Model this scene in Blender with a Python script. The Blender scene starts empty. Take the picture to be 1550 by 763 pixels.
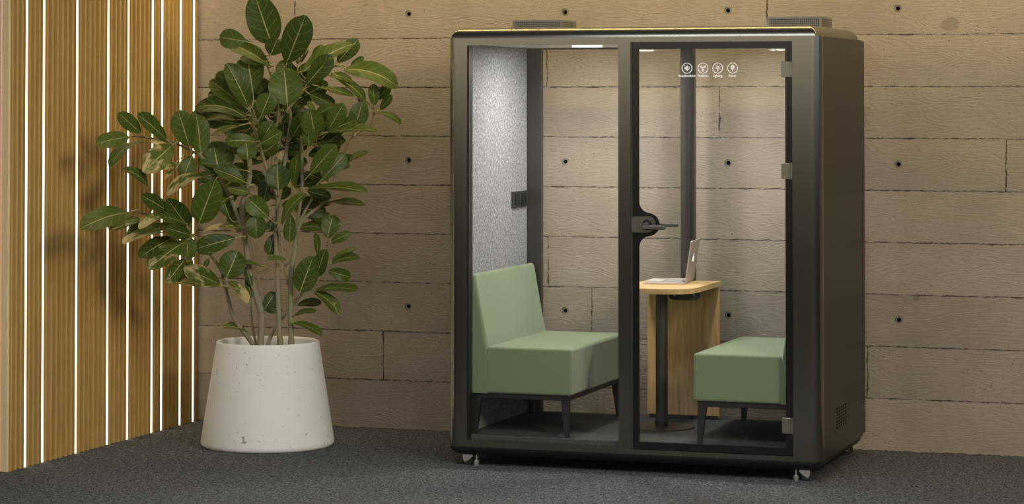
import bpy, bmesh, math, random
from mathutils import Vector, Matrix
random.seed(11)
scene = bpy.context.scene
col = scene.collection
PI = math.pi

# ------------------------------------------------------------------ camera
W, H = 1550, 763
F, PSI, TH, YH, DIST, CH = 3924.2653, .3263, .0255, 147.8751, 13.6586, 1.8659
CX = 775.0
FW = Vector((-math.sin(PSI)*math.cos(TH), math.cos(PSI)*math.cos(TH), math.sin(TH)))
RT = Vector((math.cos(PSI), math.sin(PSI), 0))
UP = RT.cross(FW)
YP = YH - F*math.tan(TH)
CAM = Vector((0, -DIST, CH))
cd = bpy.data.cameras.new('camera'); cam = bpy.data.objects.new('camera', cd); col.objects.link(cam)
cam.location = CAM; cam.rotation_euler = (PI/2+TH, 0, PSI)
cd.sensor_width = 36; cd.sensor_fit = 'HORIZONTAL'; cd.lens = F*36/W
cd.shift_y = -(H/2-YP)/W; cd.clip_end = 100
scene.camera = cam

# ------------------------------------------------------------------ helpers
def thing(name, label, cat, loc, group=None):
    o = bpy.data.objects.new(name, None); col.objects.link(o); o.location = loc
    o['label'] = label; o['category'] = cat
    if group: o['group'] = group
    o.empty_display_size = .1
    return o
def root_loc(p):
    v = Vector((0, 0, 0))
    while p is not None:
        v += p.location; p = p.parent
    return v
def obj(name, bm, mat, parent=None, smooth=False, label=None, angle=None):
    me = bpy.data.meshes.new(name)
    if parent is not None:
        bmesh.ops.translate(bm, verts=bm.verts, vec=-root_loc(parent))
    bm.normal_update(); bm.to_mesh(me); bm.free()
    for m in (mat if isinstance(mat, (list, tuple)) else [mat]): me.materials.append(m)
    o = bpy.data.objects.new(name, me); col.objects.link(o)
    if parent is not None: o.parent = parent
    if label: o['label'] = label
    if smooth:
        for p in me.polygons: p.use_smooth = True
        if angle: me.set_sharp_from_angle(angle=math.radians(angle))
    return o
def struct(name, bm, mat, **k):
    o = obj(name, bm, mat, **k); o['kind'] = 'structure'; return o
def box(bm, x0, x1, y0, y1, z0, z1, bev=0, seg=2):
    x0, x1 = min(x0, x1), max(x0, x1); y0, y1 = min(y0, y1), max(y0, y1); z0, z1 = min(z0, z1), max(z0, z1)
    r = bmesh.ops.create_cube(bm, size=1, matrix=Matrix.Translation(((x0+x1)/2, (y0+y1)/2, (z0+z1)/2)) @ Matrix.Diagonal((x1-x0, y1-y0, z1-z0, 1)))
    if bev:
        es = list({e for v in r['verts'] for e in v.link_edges})
        bmesh.ops.bevel(bm, geom=es, offset=bev, segments=seg, profile=.5, affect='EDGES')
def cyl(bm, p0, p1, r0, r1=None, n=20, caps=True):
    p0, p1 = Vector(p0), Vector(p1); r1 = r0 if r1 is None else r1
    d = p1-p0; q = d.to_track_quat('Z', 'Y').to_matrix().to_4x4()
    bmesh.ops.create_cone(bm, cap_ends=caps, segments=n, radius1=r0, radius2=r1, depth=d.length, matrix=Matrix.Translation((p0+p1)/2) @ q)
def frustum4(bm, a, b, c, d, z0, e, f, g, h, z1):
    # bottom rect x a..b, y c..d at z0; top rect x e..f, y g..h at z1
    v = [bm.verts.new(p) for p in ((a, c, z0), (b, c, z0), (b, d, z0), (a, d, z0), (e, g, z1), (f, g, z1), (f, h, z1), (e, h, z1))]
    for q in ((3, 2, 1, 0), (4, 5, 6, 7), (0, 1, 5, 4), (1, 2, 6, 5), (2, 3, 7, 6), (3, 0, 4, 7)):
        bm.faces.new([v[i] for i in q])
def loft(bm, rings, close=True, cap0=True, cap1=True):
    vs = [[bm.verts.new(p) for p in r] for r in rings]; n = len(rings[0])
    for a, b in zip(vs, vs[1:]):
        for i in range(n if close else n-1):
            bm.faces.new((a[i], a[(i+1) % n], b[(i+1) % n], b[i]))
    if cap0: bm.faces.new(vs[0][::-1])
    if cap1: bm.faces.new(vs[-1])
    return vs
def rrect(x0, x1, y0, y1, r, z, n=8):
    """rounded rectangle ring in XY; r = (r at front-left, front-right, back-right, back-left)"""
    if not isinstance(r, (tuple, list)): r = (r,)*4
    out = []
    for (cx, cy, a0, rr) in ((x0, y0, PI, r[0]), (x1, y0, 1.5*PI, r[1]), (x1, y1, 0, r[2]), (x0, y1, .5*PI, r[3])):
        sx = 1 if cx == x0 else -1; sy = 1 if cy == y0 else -1
        for i in range(n+1):
            a = a0+i/n*PI/2
            out.append((cx+sx*rr+rr*math.cos(a), cy+sy*rr+rr*math.sin(a), z))
    return out
def prism(bm, pts, axis, a0, a1):
    """extrude a 2D outline along an axis. axis 'Y': pts are (x,z); axis 'Z': (x,y); axis 'X': (y,z)"""
    def P(p, a): return {'Y': (p[0], a, p[1]), 'Z': (p[0], p[1], a), 'X': (a, p[0], p[1])}[axis]
    loft(bm, [[P(p, a0) for p in pts], [P(p, a1) for p in pts]])
    bmesh.ops.recalc_face_normals(bm, faces=bm.faces[:])
def plate_XZ(loops, y0, y1):
    """flat plate with holes: 2D loops in XZ filled even-odd, extruded from y0 to y1; returns a bmesh"""
    cu = bpy.data.curves.new('tmp', 'CURVE'); cu.dimensions = '2D'; cu.fill_mode = 'BOTH'; cu.extrude = abs(y1-y0)/2
    for L in loops:
        s = cu.splines.new('POLY'); s.points.add(len(L)-1); s.use_cyclic_u = True
        for p, q in zip(s.points, L): p.co = (q[0], q[1], 0, 1)
    return curve_bm(cu, Matrix.Translation((0, (y0+y1)/2, 0)) @ Matrix.Rotation(PI/2, 4, 'X'))
def curve_bm(cu, mtx):
    o = bpy.data.objects.new('tmp', cu); col.objects.link(o)
    dg = bpy.context.evaluated_depsgraph_get()
    me = bpy.data.meshes.new_from_object(o.evaluated_get(dg))
    bm = bmesh.new(); bm.from_mesh(me); bmesh.ops.transform(bm, matrix=mtx, verts=bm.verts)
    bmesh.ops.remove_doubles(bm, verts=bm.verts, dist=1e-6)
    bmesh.ops.recalc_face_normals(bm, faces=bm.faces[:])
    col.objects.unlink(o); bpy.data.objects.remove(o); bpy.data.meshes.remove(me)
    return bm
def circ(cx, cz, r, n=32, a0=0, a1=2*PI):
    return [(cx+r*math.cos(a0+(a1-a0)*i/n), cz+r*math.sin(a0+(a1-a0)*i/n)) for i in range(n)]
def tube(bm, pts, rad, n=8, uv=None):
    """tube along a polyline with one radius per point"""
    rings = []; ref = Vector((0.3, -1, .2)).normalized()
    for i, p in enumerate(pts):
        a = pts[max(i-1, 0)]; b = pts[min(i+1, len(pts)-1)]
        t = (b-a).normalized(); x = t.cross(ref).normalized(); y = t.cross(x)
        rings.append([p+(x*math.cos(k*2*PI/n)+y*math.sin(k*2*PI/n))*rad[i] for k in range(n)])
    return loft(bm, rings)
def smooth_path(pts, k=5):
    out = []; n = len(pts)
    for i in range(n-1):
        p0, p1, p2, p3 = pts[max(i-1, 0)], pts[i], pts[i+1], pts[min(i+2, n-1)]
        for j in range(k):
            t = j/k
            out.append(0.5*((2*p1)+(p2-p0)*t+(2*p0-5*p1+4*p2-p3)*t*t+(3*p1-p0-3*p2+p3)*t*t*t))
    out.append(pts[-1]); return out

# ------------------------------------------------------------------ materials
def new_mat(name):
    m = bpy.data.materials.new(name); m.use_nodes = True
    nt = m.node_tree; b = nt.nodes['Principled BSDF']; return m, nt, b
def N(nt, t, **k):
    n = nt.nodes.new(t)
    for a, v in k.items():
        if a in ('operation', 'blend_type', 'data_type', 'attribute_name', 'wave_type', 'bands_direction', 'feature', 'rings_direction', 'interpolation_type', 'noise_dimensions', 'attribute_type', 'uv_map', 'distance'): setattr(n, a, v)
        else: n.inputs[a].default_value = v
    return n
def L(nt, a, b): nt.links.new(a, b)
def math_(nt, op, a, b=None, c=None, clamp=False):
    n = nt.nodes.new('ShaderNodeMath'); n.operation = op; n.use_clamp = clamp
    for i, v in enumerate((a, b, c)):
        if v is None: continue
        if isinstance(v, (int, float)): n.inputs[i].default_value = v
        else: nt.links.new(v, n.inputs[i])
    return n.outputs[0]
def mix_(nt, fac, a, b, blend='MIX'):
    n = nt.nodes.new('ShaderNodeMix'); n.data_type = 'RGBA'; n.blend_type = blend
    for s, v in (('Factor', fac), ('A', a), ('B', b)):
        i = [x for x in n.inputs if x.name == s and (s == 'Factor' and x.type == 'VALUE' or s != 'Factor' and x.type == 'RGBA')][0]
        if isinstance(v, (int, float)): i.default_value = v
        elif isinstance(v, (tuple, list)): i.default_value = (*v[:3], 1)
        else: nt.links.new(v, i)
    return [x for x in n.outputs if x.type == 'RGBA'][0]
def ramp_(nt, fac, stops, mode='LINEAR'):
    n = nt.nodes.new('ShaderNodeValToRGB'); n.color_ramp.interpolation = mode
    el = n.color_ramp.elements
    while len(el) < len(stops): el.new(0.5)
    for e, (p, c) in zip(el, stops):
        e.position = p; e.color = (*c, 1) if isinstance(c, (tuple, list)) else (c, c, c, 1)
    nt.links.new(fac, n.inputs[0]); return n.outputs[0]
def coords(nt, scale=(1, 1, 1), kind='Object', rot=(0, 0, 0)):
    tc = nt.nodes.new('ShaderNodeTexCoord'); mp = nt.nodes.new('ShaderNodeMapping')
    mp.inputs['Scale'].default_value = scale; mp.inputs['Rotation'].default_value = rot
    nt.links.new(tc.outputs[kind], mp.inputs[0]); return mp.outputs[0]
def noise_(nt, vec, scale, detail=3, rough=.5, dist=0):
    n = nt.nodes.new('ShaderNodeTexNoise'); n.inputs['Scale'].default_value = scale; n.inputs['Detail'].default_value = detail
    n.inputs['Roughness'].default_value = rough; n.inputs['Distortion'].default_value = dist
    nt.links.new(vec, n.inputs['Vector']); return n.outputs[0]
def bump_(nt, height, bsdf, strength=.3, dist=.01):
    n = nt.nodes.new('ShaderNodeBump'); n.inputs['Strength'].default_value = strength; n.inputs['Distance'].default_value = dist
    nt.links.new(height, n.inputs['Height']); nt.links.new(n.outputs[0], bsdf.inputs['Normal'])
def plain(name, c, rough=.5, metal=0, spec=.5, nscale=60, namt=.06, bump=0):
    m, nt, b = new_mat(name); v = coords(nt)
    n = noise_(nt, v, nscale, 4)
    lo = tuple(x*(1-namt) for x in c); hi = tuple(min(1, x*(1+namt)) for x in c)
    L(nt, ramp_(nt, n, [(.3, lo), (.7, hi)]), b.inputs['Base Color'])
    b.inputs['Roughness'].default_value = rough; b.inputs['Metallic'].default_value = metal
    b.inputs['Specular IOR Level'].default_value = spec
    if bump: bump_(nt, n, b, bump, .002)
    return m

M = {}
# board-marked concrete
m, nt, b = new_mat('board_marked_concrete')
uvn = nt.nodes.new('ShaderNodeUVMap'); uvn.uv_map = 'board'
sep = nt.nodes.new('ShaderNodeSeparateXYZ'); L(nt, uvn.outputs[0], sep.inputs[0])
att = N(nt, 'ShaderNodeAttribute', attribute_name='board_id')
bid = att.outputs['Fac']
comb = nt.nodes.new('ShaderNodeCombineXYZ')
L(nt, math_(nt, 'MULTIPLY_ADD', bid, 37.0, sep.outputs[0]), comb.inputs[0])
L(nt, math_(nt, 'MULTIPLY', sep.outputs[1], .275), comb.inputs[1]); L(nt, math_(nt, 'MULTIPLY', bid, 91.0), comb.inputs[2])
vec = comb.outputs[0]
mp = nt.nodes.new('ShaderNodeMapping'); mp.inputs['Scale'].default_value = (1.1, 4.6, 1); L(nt, vec, mp.inputs[0])
warp = noise_(nt, mp.outputs[0], 1.5, 2.5, .5, .3)
rings = math_(nt, 'FRACT', math_(nt, 'MULTIPLY', warp, 22.0))
grain = math_(nt, 'ABSOLUTE', math_(nt, 'SUBTRACT', rings, .5))          # growth rings pressed into the concrete
mp2 = nt.nodes.new('ShaderNodeMapping'); mp2.inputs['Scale'].default_value = (8, 60, 1); L(nt, vec, mp2.inputs[0])
fine = noise_(nt, mp2.outputs[0], 2.5, 3, .6)
big = noise_(nt, vec, 1.6, 5, .6)
pits = noise_(nt, vec, 85, 2, .5)
pit = math_(nt, 'GREATER_THAN', math_(nt, 'ADD', pits, math_(nt, 'MULTIPLY', math_(nt, 'SUBTRACT', big, .5), .22)), .685)
edge = math_(nt, 'MULTIPLY', math_(nt, 'MINIMUM', sep.outputs[1], math_(nt, 'SUBTRACT', 1.0, sep.outputs[1])), .275)
uve_ = nt.nodes.new('ShaderNodeUVMap'); uve_.uv_map = 'ends'; sen = nt.nodes.new('ShaderNodeSeparateXYZ'); L(nt, uve_.outputs[0], sen.inputs[0])
edge = math_(nt, 'MINIMUM', edge, math_(nt, 'MULTIPLY', math_(nt, 'MINIMUM', sen.outputs[0], sen.outputs[1]), .8))
jag = noise_(nt, vec, 13, 6, .8)
lim = math_(nt, 'MULTIPLY', math_(nt, 'SUBTRACT', jag, .425), .030)
seam = math_(nt, 'LESS_THAN', edge, lim)
tone = mix_(nt, ramp_(nt, big, [(.3, 0.), (.7, 1.)]), (.226, .188, .144), (.36, .303, .235))
tone = mix_(nt, math_(nt, 'MULTIPLY', grain, .30), tone, (.215, .19, .15))
tone = mix_(nt, math_(nt, 'MULTIPLY', fine, .35), tone, (.40, .36, .29))
rnd = math_(nt, 'FRACT', math_(nt, 'MULTIPLY', bid, 17.31))
tone = mix_(nt, math_(nt, 'MULTIPLY', rnd, .30), tone, (.20, .18, .145))
tone = mix_(nt, math_(nt, 'MULTIPLY', pit, .55), tone, (.10, .085, .065))
tone = mix_(nt, math_(nt, 'MULTIPLY', seam, .85), tone, (.028, .024, .02))
# a patched spall high on the wall and a chipped spot
geo = nt.nodes.new('ShaderNodeNewGeometry'); sp = nt.nodes.new('ShaderNodeSeparateXYZ'); L(nt, geo.outputs['Position'], sp.inputs[0])
jn = noise_(nt, geo.outputs['Position'], 14, 2)
def blob(cx, cz, rx, rz, jit):
    dx = math_(nt, 'DIVIDE', math_(nt, 'SUBTRACT', sp.outputs[0], cx), rx); dz = math_(nt, 'DIVIDE', math_(nt, 'SUBTRACT', sp.outputs[2], cz), rz)
    d = math_(nt, 'ADD', math_(nt, 'MULTIPLY', dx, dx), math_(nt, 'MULTIPLY', dz, dz))
    return math_(nt, 'LESS_THAN', math_(nt, 'ADD', d, math_(nt, 'MULTIPLY', math_(nt, 'SUBTRACT', jn, .5), jit)), 1.0)
s1 = blob(-2.188, 2.251, .048, .034, 3.0); s2 = blob(-2.375, .815, .022, .026, 3.0)
tone = mix_(nt, math_(nt, 'MULTIPLY', s1, .5), tone, (.15, .13, .10)); tone = mix_(nt, math_(nt, 'MULTIPLY', s2, .5), tone, (.13, .11, .085))
L(nt, tone, b.inputs['Base Color']); b.inputs['Roughness'].default_value = .85; b.inputs['Specular IOR Level'].default_value = .25
hgt = math_(nt, 'ADD', math_(nt, 'MULTIPLY', grain, .9), math_(nt, 'MULTIPLY', fine, 1.0))
hgt = math_(nt, 'SUBTRACT', hgt, math_(nt, 'MULTIPLY', pit, 1.2)); hgt = math_(nt, 'SUBTRACT', hgt, math_(nt, 'MULTIPLY', seam, 1.5))
bump_(nt, hgt, b, .38, .006)
M['concrete'] = m

# carpet
def carpet(name, lo, hi, sc, bs):
    m, nt, b = new_mat(name); v = coords(nt)
    n1 = noise_(nt, v, sc, 2, .6); n2 = noise_(nt, v, sc*.31, 2, .5); n3 = noise_(nt, v, 1.3, 2)
    f = math_(nt, 'ADD', math_(nt, 'MULTIPLY', n1, .75), math_(nt, 'MULTIPLY', n2, .25))
    c = ramp_(nt, f, [(.36, lo), (.50, tuple((a+b_)/2.6 for a, b_ in zip(lo, hi))), (.66, hi)])
    L(nt, mix_(nt, math_(nt, 'MULTIPLY', n3, .25), c, lo), b.inputs['Base Color'])
    b.inputs['Roughness'].default_value = .95; b.inputs['Specular IOR Level'].default_value = .1
    bump_(nt, f, b, bs, .012); return m
M['carpet'] = carpet('grey_loop_carpet', (.008, .0085, .0095), (.26, .265, .28), 95, 1.0)
M['booth_carpet'] = carpet('booth_carpet', (.05, .049, .047), (.105, .102, .098), 260, .4)

# felt
m, nt, b = new_mat('grey_felt'); v = coords(nt)
f1 = noise_(nt, coords(nt, (1, 120, 70), rot=(.6, 0, 0)), 1.0, 4, .7, .4); f2 = noise_(nt, coords(nt, (1, 60, 110), rot=(-.5, 0, 0)), 1.0, 3, .7)
f = math_(nt, 'ADD', math_(nt, 'MULTIPLY', f1, .6), math_(nt, 'MULTIPLY', f2, .4))
L(nt, ramp_(nt, f, [(.34, (.075, .075, .079)), (.5, (.225, .228, .238)), (.66, (.44, .445, .46))]), b.inputs['Base Color'])
b.inputs['Roughness'].default_value = .95; b.inputs['Specular IOR Level'].default_value = .1; bump_(nt, f, b, .5, .004); M['felt'] = m

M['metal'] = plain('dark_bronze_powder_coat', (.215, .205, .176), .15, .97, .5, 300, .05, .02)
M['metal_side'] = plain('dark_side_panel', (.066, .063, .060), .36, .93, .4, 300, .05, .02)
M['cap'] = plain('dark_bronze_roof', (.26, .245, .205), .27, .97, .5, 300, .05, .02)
M['black'] = plain('matt_black', (.010, .010, .010), .45, 0, .4)
M['frit'] = plain('black_glass_border', (.006, .006, .006), .18, 0, .5, 60, .02)
M['graphite'] = plain('graphite_frame', (.042, .038, .033), .4, .1, .4)
M['legblack'] = plain('black_steel_leg', (.013, .013, .014), .45, .2, .4)
M['handle'] = plain('gunmetal_handle', (.14, .135, .12), .32, .8, .5)
M['hinge'] = plain('brushed_hinge', (.24, .228, .20), .28, .9, .5)
M['chrome'] = plain('bright_zinc', (.72, .71, .68), .22, .95, .5)
M['rubber'] = plain('black_rubber', (.012, .012, .012), .6)
M['vent'] = plain('warm_grey_vent_metal', (.22, .205, .17), .5, .3, .4)
M['hole'] = plain('vent_shadow', (.006, .006, .006), .9, 0, .1)
M['white_ceiling'] = plain('white_ceiling_panel', (.78, .78, .79), .35, 0, .5)
M['socket'] = plain('black_socket_plastic', (.022, .022, .022), .35)
M['decal'] = plain('white_decal', (.92, .92, .92), .6, 0, .2)
M['alu'] = plain('laptop_aluminium', (.52, .475, .43), .34, .6, .5, 200, .03)
M['key'] = plain('laptop_key', (.50, .485, .46), .4)  # pale tone puts the bright reflection off the keys into their colour
M['keylight'] = plain('laptop_light_edge', (.72, .70, .67), .4, .3)
M['copper'] = plain('pale_copper_trim', (.78, .53, .37), .4, .1)
M['fabric'] = None
m, nt, b = new_mat('sage_green_fabric'); v = coords(nt)
w1 = noise_(nt, v, 420, 2, .5); w2 = noise_(nt, v, 5, 3)
c = mix_(nt, w2, (.145, .193, .105), (.163, .217, .122)); c = mix_(nt, math_(nt, 'MULTIPLY', w1, .3), c, (.110, .160, .088))
L(nt, c, b.inputs['Base Color']); b.inputs['Roughness'].default_value = .85; b.inputs['Specular IOR Level'].default_value = .2
b.inputs['Sheen Weight'].default_value = .25; b.inputs['Sheen Roughness'].default_value = .5; bump_(nt, w1, b, .15, .002); M['fabric'] = m

def wood(name, c0, c1, c2, sc, rot=(0, 0, 0), rough=.5):
    m, nt, b = new_mat(name); v = coords(nt, sc, rot=rot)
    n = noise_(nt, v, 1.0, 5, .6, .8); n2 = noise_(nt, v, 4.0, 3, .6)
    f = math_(nt, 'ADD', math_(nt, 'MULTIPLY', n, .6), math_(nt, 'MULTIPLY', n2, .4))
    L(nt, ramp_(nt, f, [(.35, c0), (.5, c1), (.66, c2)]), b.inputs['Base Color'])
    b.inputs['Roughness'].default_value = rough; b.inputs['Specular IOR Level'].default_value = .35; bump_(nt, f, b, .12, .003); return m
M['oak_v'] = wood('oak_upright_grain', (.30, .185, .075), (.46, .30, .135), (.56, .385, .19), (45, 45, 2.2))
M['oak_h'] = wood('oak_long_grain', (.38, .245, .105), (.52, .355, .17), (.62, .44, .23), (3, 40, 45))
M['slat'] = wood('oak_slat', (.39, .245, .078), (.46, .297, .095), (.53, .35, .12), (30, 60, 2.0))
M['slat_edge'] = wood('oak_slat_edge', (.62, .49, .28), (.72, .58, .35), (.78, .64, .40), (30, 60, 2.0))

# planter
m, nt, b = new_mat('off_white_cast_stone'); v = coords(nt)
n1 = noise_(nt, v, 4, 5, .6); n2 = noise_(nt, v, 70, 2, .5); n3 = noise_(nt, v, 9, 3)
c = mix_(nt, n1, (.74, .745, .735), (.87, .875, .865))
c = mix_(nt, math_(nt, 'MULTIPLY', math_(nt, 'GREATER_THAN', n2, .71), .5), c, (.30, .28, .24))
sm = noise_(nt, v, 26, 2)
c = mix_(nt, math_(nt, 'MULTIPLY', math_(nt, 'GREATER_THAN', math_(nt, 'MULTIPLY', sm, n3), .432), .7), c, (.24, .22, .18))
L(nt, c, b.inputs['Base Color']); b.inputs['Roughness'].default_value = .75; b.inputs['Specular IOR Level'].default_value = .3
bump_(nt, n2, b, .08, .004); M['planter'] = m
M['soil'] = plain('dark_soil', (.035, .025, .017), .95, 0, .1, 50, .5, .6)
m, nt, b = new_mat('pale_olive_bark'); v = coords(nt, (1, 1, .35))
n1 = noise_(nt, v, 90, 4, .6); n2 = noise_(nt, v, 14, 3)
c = mix_(nt, n1, (.165, .142, .076), (.35, .315, .19)); c = mix_(nt, math_(nt, 'MULTIPLY', n2, .4), c, (.26, .245, .14))
L(nt, c, b.inputs['Base Color']); b.inputs['Roughness'].default_value = .8; bump_(nt, n1, b, .5, .006); M['bark'] = m
# leaves
m, nt, b = new_mat('veined_leaf')
uv = nt.nodes.new('ShaderNodeUVMap'); uv.uv_map = 'leaf'; se = nt.nodes.new('ShaderNodeSeparateXYZ'); L(nt, uv.outputs[0], se.inputs[0])
U, V = se.outputs[0], se.outputs[1]
rn = N(nt, 'ShaderNodeAttribute', attribute_name='leaf_random').outputs['Fac']; tn = N(nt, 'ShaderNodeAttribute', attribute_name='leaf_tan').outputs['Fac']
av = math_(nt, 'ABSOLUTE', V)
ph = math_(nt, 'FRACT', math_(nt, 'MULTIPLY', math_(nt, 'SUBTRACT', U, math_(nt, 'MULTIPLY', math_(nt, 'POWER', av, 1.25), .24)), 5.6))
vd = math_(nt, 'ABSOLUTE', math_(nt, 'SUBTRACT', ph, .5))
lat = math_(nt, 'MULTIPLY', math_(nt, 'LESS_THAN', vd, .034), math_(nt, 'LESS_THAN', av, .84))
mid = math_(nt, 'LESS_THAN', av, math_(nt, 'MULTIPLY_ADD', U, -.035, .055))
geo = nt.nodes.new('ShaderNodeNewGeometry')
nz = noise_(nt, geo.outputs['Position'], 22, 3)
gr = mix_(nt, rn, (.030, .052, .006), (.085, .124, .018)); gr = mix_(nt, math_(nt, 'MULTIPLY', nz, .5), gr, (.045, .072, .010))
gr = mix_(nt, math_(nt, 'MULTIPLY', lat, .48), gr, (.25, .28, .09)); gr = mix_(nt, math_(nt, 'MULTIPLY', mid, .85), gr, (.42, .40, .17))
mp = nt.nodes.new('ShaderNodeMapping'); mp.inputs['Scale'].default_value = (3.2, 1.6, 1); L(nt, uv.outputs[0], mp.inputs[0])
cmb = nt.nodes.new('ShaderNodeVectorMath'); L(nt, mp.outputs[0], cmb.inputs[0])
cb = nt.nodes.new('ShaderNodeCombineXYZ'); L(nt, math_(nt, 'MULTIPLY', rn, 53.), cb.inputs[2]); L(nt, cb.outputs[0], cmb.inputs[1])
tnz = noise_(nt, cmb.outputs[0], 1.0, 4, .6, .6)
tsum = math_(nt, 'ADD', math_(nt, 'ADD', tnz, math_(nt, 'MULTIPLY', tn, .45)), math_(nt, 'MULTIPLY', math_(nt, 'MULTIPLY', math_(nt, 'SUBTRACT', U, .55), tn), .55))
tm = ramp_(nt, tsum, [(.76, 0.), (.90, 1.)])
tcol = mix_(nt, nz, (.38, .26, .085), (.66, .56, .32))
gr = mix_(nt, math_(nt, 'MULTIPLY', tm, .85), gr, tcol)
back = mix_(nt, .5, gr, (.24, .23, .105))
L(nt, mix_(nt, geo.outputs['Backfacing'], gr, back), b.inputs['Base Color'])
b.inputs['Roughness'].default_value = .40; b.inputs['Specular IOR Level'].default_value = .20
b.inputs['Subsurface Weight'].default_value = 0
vh = math_(nt, 'ADD', math_(nt, 'MULTIPLY', mid, -1.0), math_(nt, 'MULTIPLY', lat, -.5)); bump_(nt, vh, b, .25, .002)
tr = nt.nodes.new('ShaderNodeBsdfTranslucent'); L(nt, mix_(nt, .3, gr, (.3, .36, .06)), tr.inputs[0])
ms = nt.nodes.new('ShaderNodeMixShader'); ms.inputs[0].default_value = .06
L(nt, b.outputs[0], ms.inputs[1]); L(nt, tr.outputs[0], ms.inputs[2]); L(nt, ms.outputs[0], nt.nodes['Material Output'].inputs[0])
M['leaf'] = m
# thin clear glass: transparent with a Schlick reflection
m, nt, b = new_mat('clear_glass'); nt.nodes.remove(b)
lw = nt.nodes.new('ShaderNodeLayerWeight'); lw.inputs[0].default_value = .5
fac = math_(nt, 'MULTIPLY_ADD', math_(nt, 'POWER', lw.outputs['Facing'], 5.0), .8, .016)
tp = nt.nodes.new('ShaderNodeBsdfTransparent'); tp.inputs[0].default_value = (.99, .992, .99, 1)
gl = nt.nodes.new('ShaderNodeBsdfGlossy'); gl.inputs['Roughness'].default_value = .0; gl.inputs[0].default_value = (1, 1, 1, 1)
ms = nt.nodes.new('ShaderNodeMixShader'); L(nt, fac, ms.inputs[0]); L(nt, tp.outputs[0], ms.inputs[1]); L(nt, gl.outputs[0], ms.inputs[2])
L(nt, ms.outputs[0], nt.nodes['Material Output'].inputs[0]); M['glass'] = m
def emit(name, c, s):
    m, nt, b = new_mat(name); b.inputs['Base Color'].default_value = (*c, 1)
    b.inputs['Emission Color'].default_value = (*c, 1); b.inputs['Emission Strength'].default_value = s; return m
M['strip'] = emit('warm_led_diffuser', (1., .88, .66), 4.5)
M['lamp'] = emit('ceiling_lamp_diffuser', (1., .97, .90), 4)
M['glow'] = emit('lit_laptop_mark', (1., .99, .97), 2.2)
M['backwall_dark'] = plain('near_black_wall', (.012, .012, .013), .8)

# ------------------------------------------------------------------ the room
bm = bmesh.new(); box(bm, -9, 6, -18, .3, -.1, 0); struct('floor', bm, M['carpet'])

BH = .275
joints = {0: [-7.9, 1.2], 1: [-5.389, -2.633, .6], 2: [-7.0, -4.159, -.9], 3: [-4.41, -.2], 4: [-6.323, -1.2], 5: [-1.899, 1.0], 6: [-3.437, -.6],
          7: [-4.417, -1.0], 8: [-5.936, -3.172, -.7], 9: [-4.9, -2.0], 10: [-5.6, -1.5], 11: [-4.0, .2], 12: [-5.1, -2.6]}
holes = {r: [-5.237+.9242*k for k in range(-1, 7)] for r in (2, 5, 8, 11)}
bm = bmesh.new(); uvl = bm.loops.layers.uv.new('board'); uve = bm.loops.layers.uv.new('ends'); idl = bm.faces.layers.float.new('board_id')
ENDS = [-9, 3]
def wface(pts, bidv, z0, uvoff=0):
    f = bm.faces.new([bm.verts.new(p) for p in pts]); f[idl] = bidv
    for lp in f.loops: lp[uvl].uv = (lp.vert.co.x, (lp.vert.co.z-z0)/BH); lp[uve].uv = (lp.vert.co.x-ENDS[0], ENDS[1]-lp.vert.co.x)
    return f
random.seed(5)
for r in range(13):
    xs = [-9]+sorted(joints[r])+[3.]
    z0, z1 = r*BH, (r+1)*BH
    for x0, x1 in zip(xs, xs[1:]):
        y = random.uniform(-.0015, .0015); bidv = random.random(); g = .0003
        a0, a1, b0, b1 = x0+g, x1-g, z0+g, z1-g
        cur = a0; ENDS[:] = [x0, x1]
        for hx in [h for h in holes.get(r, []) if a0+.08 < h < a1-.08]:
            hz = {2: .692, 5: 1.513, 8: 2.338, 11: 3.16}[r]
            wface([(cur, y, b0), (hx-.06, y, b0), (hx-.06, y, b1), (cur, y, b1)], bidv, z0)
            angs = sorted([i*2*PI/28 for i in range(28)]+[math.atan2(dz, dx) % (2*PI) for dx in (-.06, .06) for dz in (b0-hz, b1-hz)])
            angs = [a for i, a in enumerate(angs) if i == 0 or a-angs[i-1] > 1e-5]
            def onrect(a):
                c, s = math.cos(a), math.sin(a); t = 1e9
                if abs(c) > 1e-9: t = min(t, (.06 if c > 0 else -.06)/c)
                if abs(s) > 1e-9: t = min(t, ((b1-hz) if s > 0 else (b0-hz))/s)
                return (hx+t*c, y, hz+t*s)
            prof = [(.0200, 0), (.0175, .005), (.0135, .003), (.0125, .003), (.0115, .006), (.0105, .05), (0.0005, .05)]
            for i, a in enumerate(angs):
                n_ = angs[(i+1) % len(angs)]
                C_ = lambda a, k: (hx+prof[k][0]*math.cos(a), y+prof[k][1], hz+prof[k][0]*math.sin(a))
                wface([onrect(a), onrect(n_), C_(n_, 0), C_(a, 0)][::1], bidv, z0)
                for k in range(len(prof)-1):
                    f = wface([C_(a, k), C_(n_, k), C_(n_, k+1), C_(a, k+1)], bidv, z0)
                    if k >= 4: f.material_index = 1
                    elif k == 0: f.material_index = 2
            cur = hx+.06
        wface([(cur, y, b0), (a1, y, b0), (a1, y, b1), (cur, y, b1)], bidv, z0)
        yb = .006
        for q in ([(a0, y, b1), (a1, y, b1), (a1, yb, b1), (a0, yb, b1)], [(a0, yb, b0), (a1, yb, b0), (a1, y, b0), (a0, y, b0)],
                  [(a0, y, b0), (a0, y, b1), (a0, yb, b1), (a0, yb, b0)], [(a1, yb, b0), (a1, yb, b1), (a1, y, b1), (a1, y, b0)]):
            wface(q, bidv, z0).material_index = 1
nf = len(bm.faces)
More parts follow.
